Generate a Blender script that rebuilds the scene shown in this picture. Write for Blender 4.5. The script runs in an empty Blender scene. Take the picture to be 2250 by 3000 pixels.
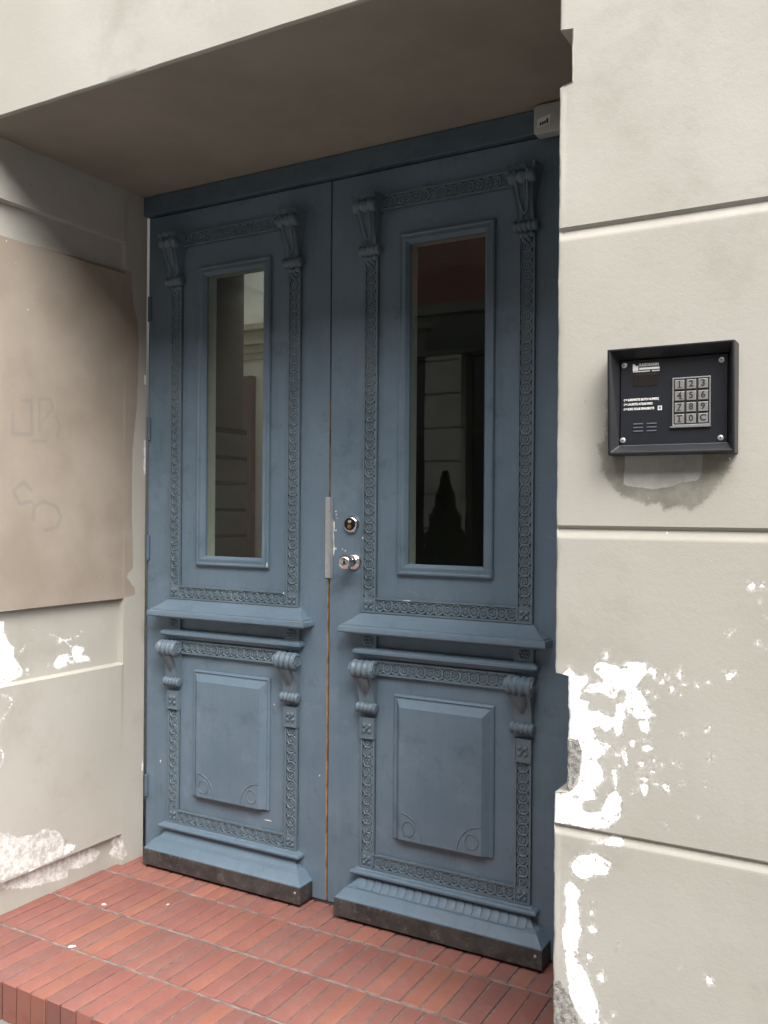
import bpy, bmesh, math, random
import numpy as np
from mathutils import Matrix, Vector
random.seed(7)
rng = np.random.default_rng(7)
R = math.radians
sc = bpy.context.scene

# ------------------------------------------------------------------ camera
cam_d = bpy.data.cameras.new('Camera')
cam = bpy.data.objects.new('Camera', cam_d)
sc.collection.objects.link(cam)
sc.camera = cam
cam_d.sensor_fit = 'VERTICAL'
cam_d.sensor_height = 24.0
cam_d.lens = 2631.5 / 3000 * 24.0
cam_d.clip_start = 0.02
cam_d.clip_end = 400.0
Fw = Vector((-0.494158, 0.869372, -0.00039)); Rt = Vector((0.869347, 0.494146, 0.007463)); Up = Vector((-0.006681, -0.003349, 0.999972))
m = Matrix((Rt, Up, -Fw)).transposed().to_4x4()
m.translation = (1.812, -2.781, 1.45)
cam.matrix_world = m
sc.render.resolution_x, sc.render.resolution_y = 768, 1024

# ------------------------------------------------------------------ sky, sun, exposure (bright overcast street)
SUN_EL, SUN_AZ = 50.0, 130.0          # degrees; azimuth clockwise from +Y
world = bpy.data.worlds.new('World'); sc.world = world
world.use_nodes = True
wn = world.node_tree; wn.nodes.clear()
sky = wn.nodes.new('ShaderNodeTexSky'); sky.sky_type = 'NISHITA'; sky.sun_disc = False
sky.sun_elevation = R(SUN_EL); sky.sun_rotation = R(SUN_AZ)
sky.air_density = 1.0; sky.dust_density = 6.0; sky.ozone_density = 1.0
hs = wn.nodes.new('ShaderNodeHueSaturation'); hs.inputs['Saturation'].default_value = 0.32
bg = wn.nodes.new('ShaderNodeBackground'); bg.inputs['Strength'].default_value = 0.15
wo = wn.nodes.new('ShaderNodeOutputWorld')
wn.links.new(sky.outputs[0], hs.inputs['Color']); wn.links.new(hs.outputs[0], bg.inputs[0]); wn.links.new(bg.outputs[0], wo.inputs[0])
sun_d = bpy.data.lights.new('Sun', 'SUN'); sun_d.energy = 1.5; sun_d.angle = R(85); sun_d.color = (1.0, 0.965, 0.92)
sun = bpy.data.objects.new('Sun', sun_d); sc.collection.objects.link(sun)
sdir = Vector((math.sin(R(SUN_AZ)) * math.cos(R(SUN_EL)), math.cos(R(SUN_AZ)) * math.cos(R(SUN_EL)), math.sin(R(SUN_EL))))
sun.rotation_euler = sdir.to_track_quat('Z', 'Y').to_euler()
sun.location = (0, -4, 8)
vs = sc.view_settings
vs.view_transform = 'Standard'; vs.look = 'None'; vs.exposure = 1.57; vs.gamma = 1.0; vs.use_curve_mapping = False

# ------------------------------------------------------------------ materials
class NT:
    def __init__(s, name):
        s.m = bpy.data.materials.new(name); s.m.use_nodes = True
        s.t = s.m.node_tree; s.t.nodes.clear()
        s.out = s.t.nodes.new('ShaderNodeOutputMaterial')
        s.b = s.t.nodes.new('ShaderNodeBsdfPrincipled')
        s.t.links.new(s.b.outputs[0], s.out.inputs[0])
        s.tc = s.t.nodes.new('ShaderNodeTexCoord')
    def link(s, a, b): s.t.links.new(a, b)
    def noise(s, scale, detail=4, rough=.55, vec=None, dist=0.0):
        n = s.t.nodes.new('ShaderNodeTexNoise'); n.inputs['Scale'].default_value = scale
        n.inputs['Detail'].default_value = detail; n.inputs['Roughness'].default_value = rough
        n.inputs['Distortion'].default_value = dist
        s.link(vec if vec else s.tc.outputs['Object'], n.inputs['Vector']); return n.outputs['Fac']
    def mapping(s, scale=(1, 1, 1), loc=(0, 0, 0)):
        n = s.t.nodes.new('ShaderNodeMapping'); n.inputs['Scale'].default_value = scale; n.inputs['Location'].default_value = loc
        s.link(s.tc.outputs['Object'], n.inputs['Vector']); return n.outputs[0]
    def rng(s, x, a, b, c=0.0, d=1.0):
        n = s.t.nodes.new('ShaderNodeMapRange'); n.interpolation_type = 'SMOOTHSTEP'
        n.inputs['From Min'].default_value = a; n.inputs['From Max'].default_value = b
        n.inputs['To Min'].default_value = c; n.inputs['To Max'].default_value = d
        s.link(x, n.inputs['Value']); return n.outputs[0]
    def math(s, op, a, b):
        n = s.t.nodes.new('ShaderNodeMath'); n.operation = op
        for i, v in enumerate((a, b)):
            if isinstance(v, (int, float)): n.inputs[i].default_value = v
            else: s.link(v, n.inputs[i])
        return n.outputs[0]
    def mix(s, fac, a, b, mode='MIX'):
        n = s.t.nodes.new('ShaderNodeMix'); n.data_type = 'RGBA'; n.blend_type = mode
        if isinstance(fac, (int, float)): n.inputs[0].default_value = fac
        else: s.link(fac, n.inputs[0])
        for sock, v in ((n.inputs[6], a), (n.inputs[7], b)):
            if isinstance(v, (tuple, list)): sock.default_value = (*v, 1) if len(v) == 3 else v
            else: s.link(v, sock)
        return n.outputs[2]
    def attr(s, name):
        n = s.t.nodes.new('ShaderNodeAttribute'); n.attribute_name = name; return n.outputs['Fac']
    def rand(s):
        return s.t.nodes.new('ShaderNodeObjectInfo').outputs['Random']
    def bump(s, h, strength=.3, dist=.002):
        n = s.t.nodes.new('ShaderNodeBump'); n.inputs['Strength'].default_value = strength; n.inputs['Distance'].default_value = dist
        s.link(h, n.inputs['Height']); s.link(n.outputs[0], s.b.inputs['Normal']); return n
    def col(s, c):
        if isinstance(c, (tuple, list)): s.b.inputs['Base Color'].default_value = (*c, 1)
        else: s.link(c, s.b.inputs['Base Color'])
    def setv(s, **k):
        for kk, v in k.items():
            sock = s.b.inputs[kk.replace('_', ' ')]
            if isinstance(v, (int, float)): sock.default_value = v
            else: s.link(v, sock)

def plain(name, c, rough=.6, metal=0.0, var=.12, scale=25, bump=.0):
    n = NT(name); f = n.noise(scale)
    n.col(n.mix(n.rng(f, .3, .7), tuple(x * (1 - var) for x in c), tuple(min(1, x * (1 + var)) for x in c)))
    n.setv(Roughness=rough, Metallic=metal)
    if bump: n.bump(n.noise(scale * 6), bump)
    return n.m

def plaster():
    n = NT('plaster')
    base = n.mix(n.rng(n.noise(1.6, 5), .3, .7), (.384, .373, .330), (.438, .428, .392))
    base = n.mix(n.rng(n.noise(6, 6, .65), .42, .75, 0, .35), base, (.39, .38, .345))
    base = n.mix(n.rng(n.noise(2.6, 6, .68, n.mapping((1, 1, 1), (5, 3, 1))), .50, .72, 0, .55), base, (.318, .304, .262))
    base = n.mix(n.rng(n.noise(34, 6, .72), .58, .78, 0, .35), base, (.31, .295, .26))
    # faint vertical run-off streaks
    st = n.noise(9, 5, .6, n.mapping((1, 1, .06)))
    base = n.mix(n.rng(st, .55, .8, 0, .22), base, (.35, .34, .305))
    fine = n.noise(70, 6, .7); fine2 = n.noise(260, 3, .6); wob = n.noise(38, 5, .7)
    w = n.math('ADD', n.math('MULTIPLY', n.math('SUBTRACT', wob, .5), .016), n.math('MULTIPLY', n.math('SUBTRACT', n.noise(170, 4, .7), .5), .009))
    def mask(a, soft=.0012, k=1.0):
        return n.rng(n.math('ADD', n.attr(a), n.math('MULTIPLY', w, k)), -soft, soft)
    brown = mask('brown', .0015, .8)
    bcol = n.mix(n.rng(n.noise(4, 5), .3, .7), (.285, .243, .198), (.345, .302, .254))
    c = n.mix(brown, base, bcol)
    c = n.mix(n.math('MULTIPLY', mask('scrib', .005, .5), .42), c, (.19, .20, .20))
    stain = mask('stain', .006, 1.6)
    scol = n.mix(n.rng(n.noise(14, 6, .7), .3, .7), (.185, .180, .150), (.275, .268, .230))
    c = n.mix(stain, c, scol)
    patch = mask('patch', .0012, .5)
    pcol = n.mix(n.rng(n.noise(10, 6, .7), .3, .7), (.30, .295, .275), (.43, .425, .405))
    c = n.mix(patch, c, pcol)
    light = mask('skim', .002, 2.2)
    c = n.mix(light, c, n.mix(n.rng(n.noise(30, 6, .78), .36, .62), (.42, .41, .385), (.74, .735, .715)))
    isl = n.rng(n.math('ADD', n.attr('peel'), n.math('MULTIPLY', n.math('SUBTRACT', n.noise(75, 4, .65), .66), .16)), -.001, .001)
    isl = n.math('MULTIPLY', isl, n.rng(n.attr('peel'), -.055, -.03))
    keep = n.math('MULTIPLY', n.rng(n.noise(52, 4, .6, n.mapping((1, 1, 1), (7, 1, 3))), .60, .62), n.rng(n.attr('peel'), .010, .022, 1, 0))
    peel = n.math('MULTIPLY', n.math('MAXIMUM', mask('peel', .0009, 1.0), isl), n.math('SUBTRACT', 1.0, keep))
    halo = n.math('MULTIPLY', n.rng(n.math('ADD', n.attr('peel'), w), -.010, -.001), n.rng(n.noise(90, 4, .7), .35, .6, .15, .75))
    c = n.mix(halo, c, n.mix(n.rng(n.noise(110, 4, .7), .4, .6), (.33, .32, .29), (.60, .595, .57)))
    wcol = n.mix(n.rng(n.noise(30, 6, .75), .46, .70, 0, .65), (.88, .885, .88), (.58, .59, .59))
    c = n.mix(peel, c, wcol)
    grey = mask('grey', .0015, 1.2)
    gcol = n.mix(n.rng(n.noise(85, 6, .75), .35, .65), (.13, .125, .115), (.46, .45, .425))
    c = n.mix(grey, c, gcol)
    # scattered specks of flaked paint and dirt
    vor = n.t.nodes.new('ShaderNodeTexVoronoi'); vor.inputs['Scale'].default_value = 26
    n.link(n.tc.outputs['Object'], vor.inputs['Vector'])
    sp = n.math('MULTIPLY', n.rng(vor.outputs['Distance'], .05, .08, 1, 0), n.rng(n.noise(2.2, 2), .60, .68))
    c = n.mix(n.math('MULTIPLY', sp, .75), c, (.80, .79, .76))
    vor2 = n.t.nodes.new('ShaderNodeTexVoronoi'); vor2.inputs['Scale'].default_value = 15
    n.link(n.mapping((1, 1, .6), (3.1, 1.7, .4)), vor2.inputs['Vector'])
    sp2 = n.math('MULTIPLY', n.rng(vor2.outputs['Distance'], .04, .09, 1, 0), n.rng(n.noise(3.0, 2), .55, .62))
    c = n.mix(n.math('MULTIPLY', sp2, .45), c, (.20, .185, .16))
    n.col(c); n.setv(Roughness=.88, Specular_IOR_Level=.25)
    h = n.math('ADD', n.math('MULTIPLY', fine, .9), n.math('MULTIPLY', fine2, .35))
    h = n.math('ADD', h, n.math('MULTIPLY', n.noise(8, 3), 1.3))
    h = n.math('SUBTRACT', h, n.math('MULTIPLY', peel, 2.2))
    h = n.math('SUBTRACT', h, n.math('MULTIPLY', patch, 1.2))
    h = n.math('ADD', h, n.math('MULTIPLY', n.math('MULTIPLY', grey, fine2), 6.0))
    n.bump(h, .42, .0015)
    return n.m

def paint(name, a, b, rough=.42, flakes=.0):
    n = NT(name)
    c = n.mix(n.rng(n.noise(3.2, 5, .6), .3, .7), a, b)
    # brushed / weathered vertical streaks and blotches
    st = n.noise(26, 5, .6, n.mapping((1, 1, .10)))
    c = n.mix(n.rng(st, .5, .78, 0, .20), c, tuple(x * .62 for x in a))
    dirt = n.noise(9, 6, .7)
    c = n.mix(n.rng(dirt, .54, .72, 0, .50), c, (a[0] * .62, a[1] * .6, a[2] * .58))
    dust = n.noise(5, 6, .72, n.mapping((1, 1, 1), (4, 2, 9)))
    c = n.mix(n.rng(dust, .52, .72, 0, .34), c, (b[0] * 1.5, b[1] * 1.4, b[2] * 1.3))
    vor = n.t.nodes.new('ShaderNodeTexVoronoi'); vor.inputs['Scale'].default_value = 24
    n.link(n.tc.outputs['Object'], vor.inputs['Vector'])
    sp = n.math('MULTIPLY', n.rng(vor.outputs['Distance'], .03, .055, 1, 0), n.rng(n.noise(4.5, 2), .63, .67))
    c = n.mix(n.math('MULTIPLY', sp, .7), c, (.55, .55, .52))
    br = n.noise(150, 4, .6, n.mapping((1, 1, .035), (2, 1, 6)))
    c = n.mix(n.rng(br, .42, .68, 0, .11), c, (b[0] * 1.25, b[1] * 1.2, b[2] * 1.15))
    sm = n.noise(60, 5, .75, n.mapping((1, 1, .35), (1, 5, 2)))
    c = n.mix(n.rng(sm, .62, .74, 0, .45), c, (a[0] * .5, a[1] * .48, a[2] * .46))
    n.col(c)
    n.setv(Roughness=n.rng(n.noise(14, 5), .25, .75, rough - .10, rough + .18), Specular_IOR_Level=.42)
    h = n.math('ADD', n.math('MULTIPLY', n.noise(120, 3, .6, n.mapping((1, 1, .12))), .6), n.noise(45, 5, .6))
    n.bump(h, .34, .0008)
    return n.m

def brick_mat():
    n = NT('red_clinker'); r = n.rand()
    c = n.mix(r, (.270, .106, .084), (.215, .086, .073))
    c = n.mix(n.rng(n.math('FRACT', n.math('MULTIPLY', r, 7.31), 0), .55, 1.0, 0, .7), c, (.300, .122, .080))
    c = n.mix(n.rng(n.math('FRACT', n.math('MULTIPLY', r, 13.7), 0), .80, 1.0, 0, .5), c, (.205, .105, .088))
    c = n.mix(n.rng(n.noise(18, 6, .7), .45, .8, 0, .45), c, (.175, .055, .045))
    c = n.mix(n.rng(n.noise(7, 5, .7), .55, .80, 0, .36), c, (.30, .20, .17))
    # worn pale dust
    c = n.mix(n.rng(n.noise(150, 4, .7), .58, .75, 0, .35), c, (.36, .22, .18))
    pos = n.t.nodes.new('ShaderNodeNewGeometry').outputs['Position']
    c = n.mix(n.rng(n.noise(3.5, 6, .7, pos), .46, .72, 0, .45), c, (.15, .095, .085))
    c = n.mix(n.rng(n.noise(11, 6, .75, pos), .55, .75, 0, .40), c, (.24, .165, .145))
    n.col(c); n.setv(Roughness=n.rng(n.noise(12), .3, .7, .50, .78), Specular_IOR_Level=.4)
    n.bump(n.math('ADD', n.noise(160, 5, .7), n.noise(30, 3)), .35, .0012)
    return n.m

def glass_mat():
    n = NT('window_glass')
    n.t.nodes.remove(n.b)
    gl = n.t.nodes.new('ShaderNodeBsdfGlossy'); gl.inputs['Roughness'].default_value = 0.0; gl.inputs['Color'].default_value = (.93, .97, .95, 1)
    tr = n.t.nodes.new('ShaderNodeBsdfTransparent'); tr.inputs['Color'].default_value = (.70, .73, .70, 1)
    fr = n.t.nodes.new('ShaderNodeFresnel'); fr.inputs['IOR'].default_value = 1.62
    bp = n.t.nodes.new('ShaderNodeBump'); bp.inputs['Strength'].default_value = .02; bp.inputs['Distance'].default_value = .02
    n.link(n.noise(2.2, 1), bp.inputs['Height']); n.link(bp.outputs[0], gl.inputs['Normal'])
    mx = n.t.nodes.new('ShaderNodeMixShader')
    geo = n.t.nodes.new('ShaderNodeNewGeometry')
    n.link(n.math('MULTIPLY', fr.outputs[0], n.math('SUBTRACT', 1.0, geo.outputs['Backfacing'])), mx.inputs[0]); n.link(tr.outputs[0], mx.inputs[1]); n.link(gl.outputs[0], mx.inputs[2])
    n.link(mx.outputs[0], n.out.inputs[0])
    return n.m

def kick_mat():
    n = NT('kick_plate_steel')
    c = n.mix(n.rng(n.noise(12, 6, .7), .3, .7), (.036, .034, .034), (.088, .082, .080))
    c = n.mix(n.rng(n.noise(26, 6, .78), .54, .70, 0, .7), c, (.20, .185, .17))
    n.col(c); n.setv(Roughness=.55, Metallic=.35); n.bump(n.noise(60, 5), .3, .001)
    return n.m

def opposite_brick():
    n = NT('far_red_brick')
    bt = n.t.nodes.new('ShaderNodeTexBrick'); bt.inputs['Scale'].default_value = 4
    bt.inputs['Color1'].default_value = (.22, .05, .035, 1); bt.inputs['Color2'].default_value = (.30, .075, .05, 1); bt.inputs['Mortar'].default_value = (.25, .2, .17, 1)
    mp = n.t.nodes.new('ShaderNodeMapping'); mp.inputs['Rotation'].default_value = (R(-90), 0, 0)
    n.link(n.tc.outputs['Object'], mp.inputs[0]); n.link(mp.outputs[0], bt.inputs[0])
    n.col(bt.outputs[0]); n.setv(Roughness=.9); return n.m

MT = dict(
    plaster=plaster(),
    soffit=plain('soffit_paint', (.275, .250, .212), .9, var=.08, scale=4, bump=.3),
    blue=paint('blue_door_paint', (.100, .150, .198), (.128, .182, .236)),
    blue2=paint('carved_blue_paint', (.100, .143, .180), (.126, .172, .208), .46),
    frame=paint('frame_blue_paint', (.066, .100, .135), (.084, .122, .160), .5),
    brick=brick_mat(),
    mortar=plain('mortar', (.15, .125, .115), .95, var=.25, scale=40, bump=.4),
    joint=plain('pale_mortar', (.20, .165, .15), .95, var=.3, scale=30, bump=.4),
    pave=plain('paving_concrete', (.15, .145, .135), .9, var=.15, scale=6, bump=.3),
    asphalt=plain('asphalt', (.055, .055, .057), .9, var=.25, scale=40, bump=.4),
    chrome=plain('chrome', (.78, .74, .74), .09, 1.0, var=.03),
    steel=plain('brushed_steel', (.46, .46, .47), .45, .45, var=.08, scale=60),
    brass=plain('brass', (.55, .36, .14), .28, 1.0),
    dark=plain('dark_metal', (.02, .018, .02), .35, .6),
    rawwood=plain('bare_wood', (.27, .165, .08), .8, var=.35, scale=30, bump=.3),
    kick=kick_mat(),
    glass=glass_mat(),
    case=plain('intercom_case_paint', (.009, .0095, .012), .42, 0.0, var=.2, scale=30, bump=.08),
    plate=plain('intercom_plate', (.013, .0155, .021), .45, 0.2, var=.1, scale=18),
    display=plain('display_window', (.012, .008, .008), .12),
    key=plain('key_metal', (.40, .40, .40), .38, .7, var=.08, scale=200),
    keyink=plain('key_ink', (.03, .03, .032), .6),
    white=plain('white_print', (.78, .79, .78), .6, var=.04),
    slot=plain('slot_grey', (.12, .13, .17), .5),
    box=plain('grey_plastic', (.40, .40, .385), .5, var=.05),
    label=plain('paper_label', (.62, .62, .60), .7, var=.05),
    flake=plain('paint_flake', (.68, .68, .64), .8, var=.12, scale=60),
    scuff=plain('scratch_mark', (.21, .25, .29), .7),
    jamb=plain('inner_jamb_reflection', (.80, .83, .81), .4, var=.05),  # bright reflection at the glass edge, put into the jamb colour
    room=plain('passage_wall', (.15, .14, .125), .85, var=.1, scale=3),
    pale=plain('added_light_well_wall', (.82, .80, .74), .85, var=.08, scale=4),
    cornice=plain('well_cornice', (.50, .47, .38), .8, var=.08),
    redwood=plain('inner_door_red', (.09, .035, .03), .5, var=.2),
    mailbox=plain('mailbox_grey', (.20, .20, .19), .5, .2, var=.06),
    opale=plain('opposite_plaster', (.20, .19, .165), .9, var=.12, scale=2),
    oshop=plain('shopfront_render', (.68, .65, .58), .9, var=.12, scale=2),
    obrick=opposite_brick(),
    odark=plain('opposite_glass', (.018, .018, .020), .12),
    oframe=plain('opposite_frame', (.10, .09, .08), .6),
    canvas=plain('awning_canvas', (.035, .04, .035), .8),
    leaf=plain('thuja_leaf', (.018, .032, .014), .8, var=.4, scale=14),
    bark=plain('bark', (.12, .08, .055), .9, var=.3),
    pot=plain('clay_pot', (.25, .12, .08), .8),
)

# ------------------------------------------------------------------ mesh helpers
COL = sc.collection
def empty(name, loc, label=None, cat=None, group=None, kind=None):
    o = bpy.data.objects.new(name, None); COL.objects.link(o); o.location = loc
    o.empty_display_size = .1
    tag(o, label, cat, group, kind); return o
def tag(o, label=None, cat=None, group=None, kind=None):
    for k, v in (('label', label), ('category', cat), ('group', group), ('kind', kind)):
        if v: o[k] = v
    return o
def origin(p):
    v = Vector((0, 0, 0))
    while p: v += p.location; p = p.parent
    return v

class MB:
    def __init__(s): s.v = []; s.f = []
    def add(s, vs_, fs):
        n = len(s.v); s.v += [tuple(q) for q in vs_]; s.f += [tuple(i + n for i in f) for f in fs]; return s
    def box(s, x0, x1, y0, y1, z0, z1):
        return s.add([(x0, y0, z0), (x1, y0, z0), (x1, y1, z0), (x0, y1, z0), (x0, y0, z1), (x1, y0, z1), (x1, y1, z1), (x0, y1, z1)],
                     [(0, 3, 2, 1), (4, 5, 6, 7), (0, 1, 5, 4), (1, 2, 6, 5), (2, 3, 7, 6), (3, 0, 4, 7)])
    def rings(s, rs, closed=True, cap0=False, cap1=False):
        k = len(rs[0]); vs_ = [p for r in rs for p in r]; fs = []
        for i in range(len(rs) - 1):
            for j in range(k if closed else k - 1):
                a, b = i * k + j, i * k + (j + 1) % k
                fs.append((a, b, b + k, a + k))
        if cap0: fs.append(tuple(range(k))[::-1])
        if cap1: fs.append(tuple(range((len(rs) - 1) * k, len(rs) * k)))
        return s.add(vs_, fs)
    def lathe_x(s, cx, cy, cz, prof, n=16):
        return s.rings([[(cx + d, cy - r * math.cos(2 * math.pi * j / n), cz + r * math.sin(2 * math.pi * j / n)) for j in range(n)] for d, r in prof], True, True, True)
    def lathe_y(s, cx, cz, prof, n=24):
        return s.rings([[(cx + r * math.cos(2 * math.pi * j / n), y, cz + r * math.sin(2 * math.pi * j / n)) for j in range(n)] for y, r in prof], True, False, True)
    def lathe_z(s, cx, cy, prof, n=12):
        return s.rings([[(cx + r * math.cos(2 * math.pi * j / n), cy + r * math.sin(2 * math.pi * j / n), z) for j in range(n)] for z, r in prof], True, True, True)
    def tube(s, pts, r, n=5):
        rs = []
        for i, p in enumerate(pts):
            p = Vector(p); a = Vector(pts[max(0, i - 1)]); b = Vector(pts[min(len(pts) - 1, i + 1)])
            t = (b - a).normalized(); u = t.orthogonal().normalized()
            ref = Vector((0, 1, 0)) if abs(t.y) < .9 else Vector((1, 0, 0))
            u = t.cross(ref).normalized(); w = t.cross(u)
            rs.append([tuple(p + r * (math.cos(2 * math.pi * j / n) * u + math.sin(2 * math.pi * j / n) * w)) for j in range(n)])
        return s.rings(rs, True, True, True)
    def ring(s, cx, cz, ro, ri, yb, yt, n=18):
        rm = (ro + ri) / 2; e = (ro - ri) * .22
        secs = [(ro, yb), (ro, yt + .0012), (ro - e, yt), (ri + e, yt), (ri, yt + .0012), (ri, yb)]
        return s.rings([[(cx + r * math.cos(2 * math.pi * j / n), y, cz + r * math.sin(2 * math.pi * j / n)) for j in range(n)] for r, y in secs])
    def rect_loop(s, x0, x1, z0, z1, prof, mult=(1, 1, 1, 1), cap=True):
        rs = []
        for i, y in prof:
            a, b, c, d = x0 + i * mult[0], x1 - i * mult[1], z0 + i * mult[2], z1 - i * mult[3]
            rs.append([(a, y, c), (b, y, c), (b, y, d), (a, y, d)])
        return s.rings(rs, True, False, cap)
    def mitre(s, cx, w0, prof):
        rs = [[(cx - w0 - d, .004, z), (cx - w0 - d, -d, z), (cx + w0 + d, -d, z), (cx + w0 + d, .004, z)] for d, z in prof]
        s.rings(rs, False)
        return s
    def loft(s, cx, secs, cols=9, flute=.12, nf=3):
        rs = []
        for z, d, w in secs:
            r = [(cx - w / 2, .003, z)]
            for j in range(cols):
                t = j / (cols - 1)
                k = 1 - flute * abs(math.sin(math.pi * nf * t)) ** .7 if 0 < j < cols - 1 else 1 - flute * .25
                r.append((cx + w * (t - .5), -d * k, z))
            r.append((cx + w / 2, .003, z)); rs.append(r)
        return s.rings(rs, False, True, True)
    def build(s, name, mat, parent=None, smooth=None, bevel=0.0, label=None, cat=None, group=None, kind=None):
        org = origin(parent)
        me = bpy.data.meshes.new(name)
        me.from_pydata([(x - org.x, y - org.y, z - org.z) for x, y, z in s.v], [], s.f)
        bm = bmesh.new(); bm.from_mesh(me); bmesh.ops.recalc_face_normals(bm, faces=bm.faces); bm.to_mesh(me); bm.free()
        me.materials.append(MT[mat]); 
        o = bpy.data.objects.new(name, me); COL.objects.link(o); o.parent = parent
        if smooth:
            me.shade_smooth() if hasattr(me, 'shade_smooth') else None
            try: me.set_sharp_from_angle(angle=R(smooth))
            except Exception: pass
        if bevel:
            b = o.modifiers.new('Bevel', 'BEVEL'); b.width = bevel; b.segments = 2; b.limit_method = 'ANGLE'; b.angle_limit = R(40)
        return tag(o, label, cat, group, kind)

def sdf(P, polys=(), circles=(), lines=(), lw=.0):
    """signed distance (m, positive inside) of points P (N,2) to the union of shapes."""
    best = np.full(len(P), -1.0)
    for poly in polys:
        A = np.array(poly, float); B = np.roll(A, -1, 0)
        lo, hi = A.min(0) - .06, A.max(0) + .06
        idx = np.where(((P >= lo) & (P <= hi)).all(1))[0]
        if not len(idx): continue
        Q = P[idx]; d2 = np.full(len(Q), 1e9); ins = np.zeros(len(Q), bool)
        for a, b in zip(A, B):
            ab = b - a; t = np.clip(((Q - a) @ ab) / max(ab @ ab, 1e-12), 0, 1)
            d2 = np.minimum(d2, ((Q - a - t[:, None] * ab) ** 2).sum(1))
            c = ((a[1] > Q[:, 1]) != (b[1] > Q[:, 1]))
            with np.errstate(divide='ignore', invalid='ignore'):
                xi = (b[0] - a[0]) * (Q[:, 1] - a[1]) / (b[1] - a[1]) + a[0]
            ins ^= c & (Q[:, 0] < xi)
        d = np.sqrt(d2) * np.where(ins, 1, -1)
        best[idx] = np.maximum(best[idx], d)
    for x, z, r in circles:
        best = np.maximum(best, r - np.hypot(P[:, 0] - x, P[:, 1] - z))
    for pl in lines:
        A = np.array(pl, float)
        for a, b in zip(A[:-1], A[1:]):
            ab = b - a; t = np.clip(((P - a) @ ab) / max(ab @ ab, 1e-12), 0, 1)
            best = np.maximum(best, lw - np.sqrt(((P - a - t[:, None] * ab) ** 2).sum(1)))
    return best

def hashnoise(x, seed=0.0):
    """smooth 1-D noise by summed sines"""
    return (np.sin(x * 61.3 + seed) + np.sin(x * 143.7 + seed * 2.1) * .7 + np.sin(x * 317.1 + seed * 3.7) * .5 + np.sin(x * 23.9 + seed * .7) * 1.1) / 3.3
def wave(a, b, s=0.0):
    return .0011 * (np.sin(a * 5.1 + b * 3.3 + s) + np.sin(b * 7.7 - a * 4.2 + 1.7 + s) * .7 + np.sin(a * 17 + b * 11 + s) * .35)
# ------------------------------------------------------------------ wear on the plaster, in metres on each wall face: (x, z) on the front, (y, z) on the reveal
RW = [[[1.235,1.111],[1.252,1.125],[1.295,1.115],[1.314,1.128],[1.349,1.13],[1.353,1.109],[1.325,1.071],[1.34,1.068],[1.358,1.032],[1.368,1.015],[1.332,1.006],[1.313,1.022],[1.305,1.043],[1.31,1.061],[1.299,1.075],[1.288,1.059],[1.284,1.041],[1.257,1.055],[1.226,1.052],[1.215,1.058],[1.226,1.07],[1.262,1.082],[1.237,1.102]],[[1.164,1.086],[1.182,1.106],[1.196,1.089],[1.226,1.088],[1.212,1.06],[1.203,1.036],[1.226,1.034],[1.222,1.012],[1.247,1.014],[1.284,1.001],[1.289,1.037],[1.302,1.04],[1.308,1.004],[1.302,0.999],[1.301,0.964],[1.287,0.967],[1.282,0.986],[1.263,0.97],[1.249,0.982],[1.231,0.975],[1.247,0.948],[1.28,0.944],[1.259,0.919],[1.241,0.905],[1.256,0.892],[1.261,0.862],[1.246,0.846],[1.241,0.819],[1.21,0.809],[1.217,0.788],[1.255,0.792],[1.264,0.822],[1.286,0.848],[1.299,0.828],[1.297,0.789],[1.273,0.762],[1.242,0.752],[1.183,0.751],[1.14,0.752],[1.14,0.816],[1.173,0.821],[1.193,0.833],[1.205,0.862],[1.211,0.908],[1.206,0.938],[1.158,0.945]],[[1.158,0.891],[1.179,0.885],[1.184,0.868],[1.159,0.85]],[[1.186,0.661],[1.206,0.688],[1.242,0.699],[1.28,0.685],[1.269,0.656],[1.247,0.652],[1.216,0.634],[1.19,0.647]],[[1.172,0.613],[1.186,0.625],[1.204,0.611],[1.212,0.604],[1.2,0.584],[1.209,0.568],[1.205,0.54],[1.216,0.525],[1.205,0.5],[1.203,0.459],[1.226,0.429],[1.24,0.393],[1.254,0.366],[1.252,0.334],[1.276,0.331],[1.223,0.316],[1.204,0.338],[1.186,0.374],[1.18,0.422],[1.173,0.465],[1.168,0.513],[1.177,0.543],[1.177,0.57]],[[1.334,1.003],[1.356,1.006],[1.357,0.978],[1.341,0.982]],[[1.341,0.945],[1.35,0.955],[1.37,0.949],[1.35,0.939]],[[1.298,0.937],[1.307,0.941],[1.314,0.907],[1.307,0.902]],[[1.279,0.891],[1.287,0.892],[1.29,0.866],[1.286,0.848],[1.281,0.869]],[[1.335,0.867],[1.357,0.87],[1.355,0.85],[1.346,0.843]],[[1.382,0.868],[1.392,0.876],[1.408,0.865],[1.397,0.859]],[[1.466,1.002],[1.473,1.0],[1.483,1.013],[1.481,1.001],[1.473,0.997]],[[1.503,1.123],[1.534,1.125],[1.52,1.108]],[[1.226,0.529],[1.241,0.546],[1.238,0.534],[1.249,0.53],[1.239,0.519]],[[1.249,0.431],[1.266,0.448],[1.262,0.421],[1.251,0.416]],[[1.359,1.122],[1.374,1.115],[1.372,1.098],[1.366,1.097]],[[1.415,1.123],[1.424,1.128],[1.422,1.102],[1.415,1.106]],[[1.476,0.935],[1.483,0.946],[1.485,0.959],[1.489,0.947],[1.485,0.934]],[[1.273,0.745],[1.302,0.741],[1.3,0.724],[1.233,0.72],[1.273,0.732]],[[1.335,0.884],[1.361,0.884],[1.359,0.873],[1.344,0.872]],[[1.389,0.792],[1.399,0.781],[1.393,0.778]]]
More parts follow.
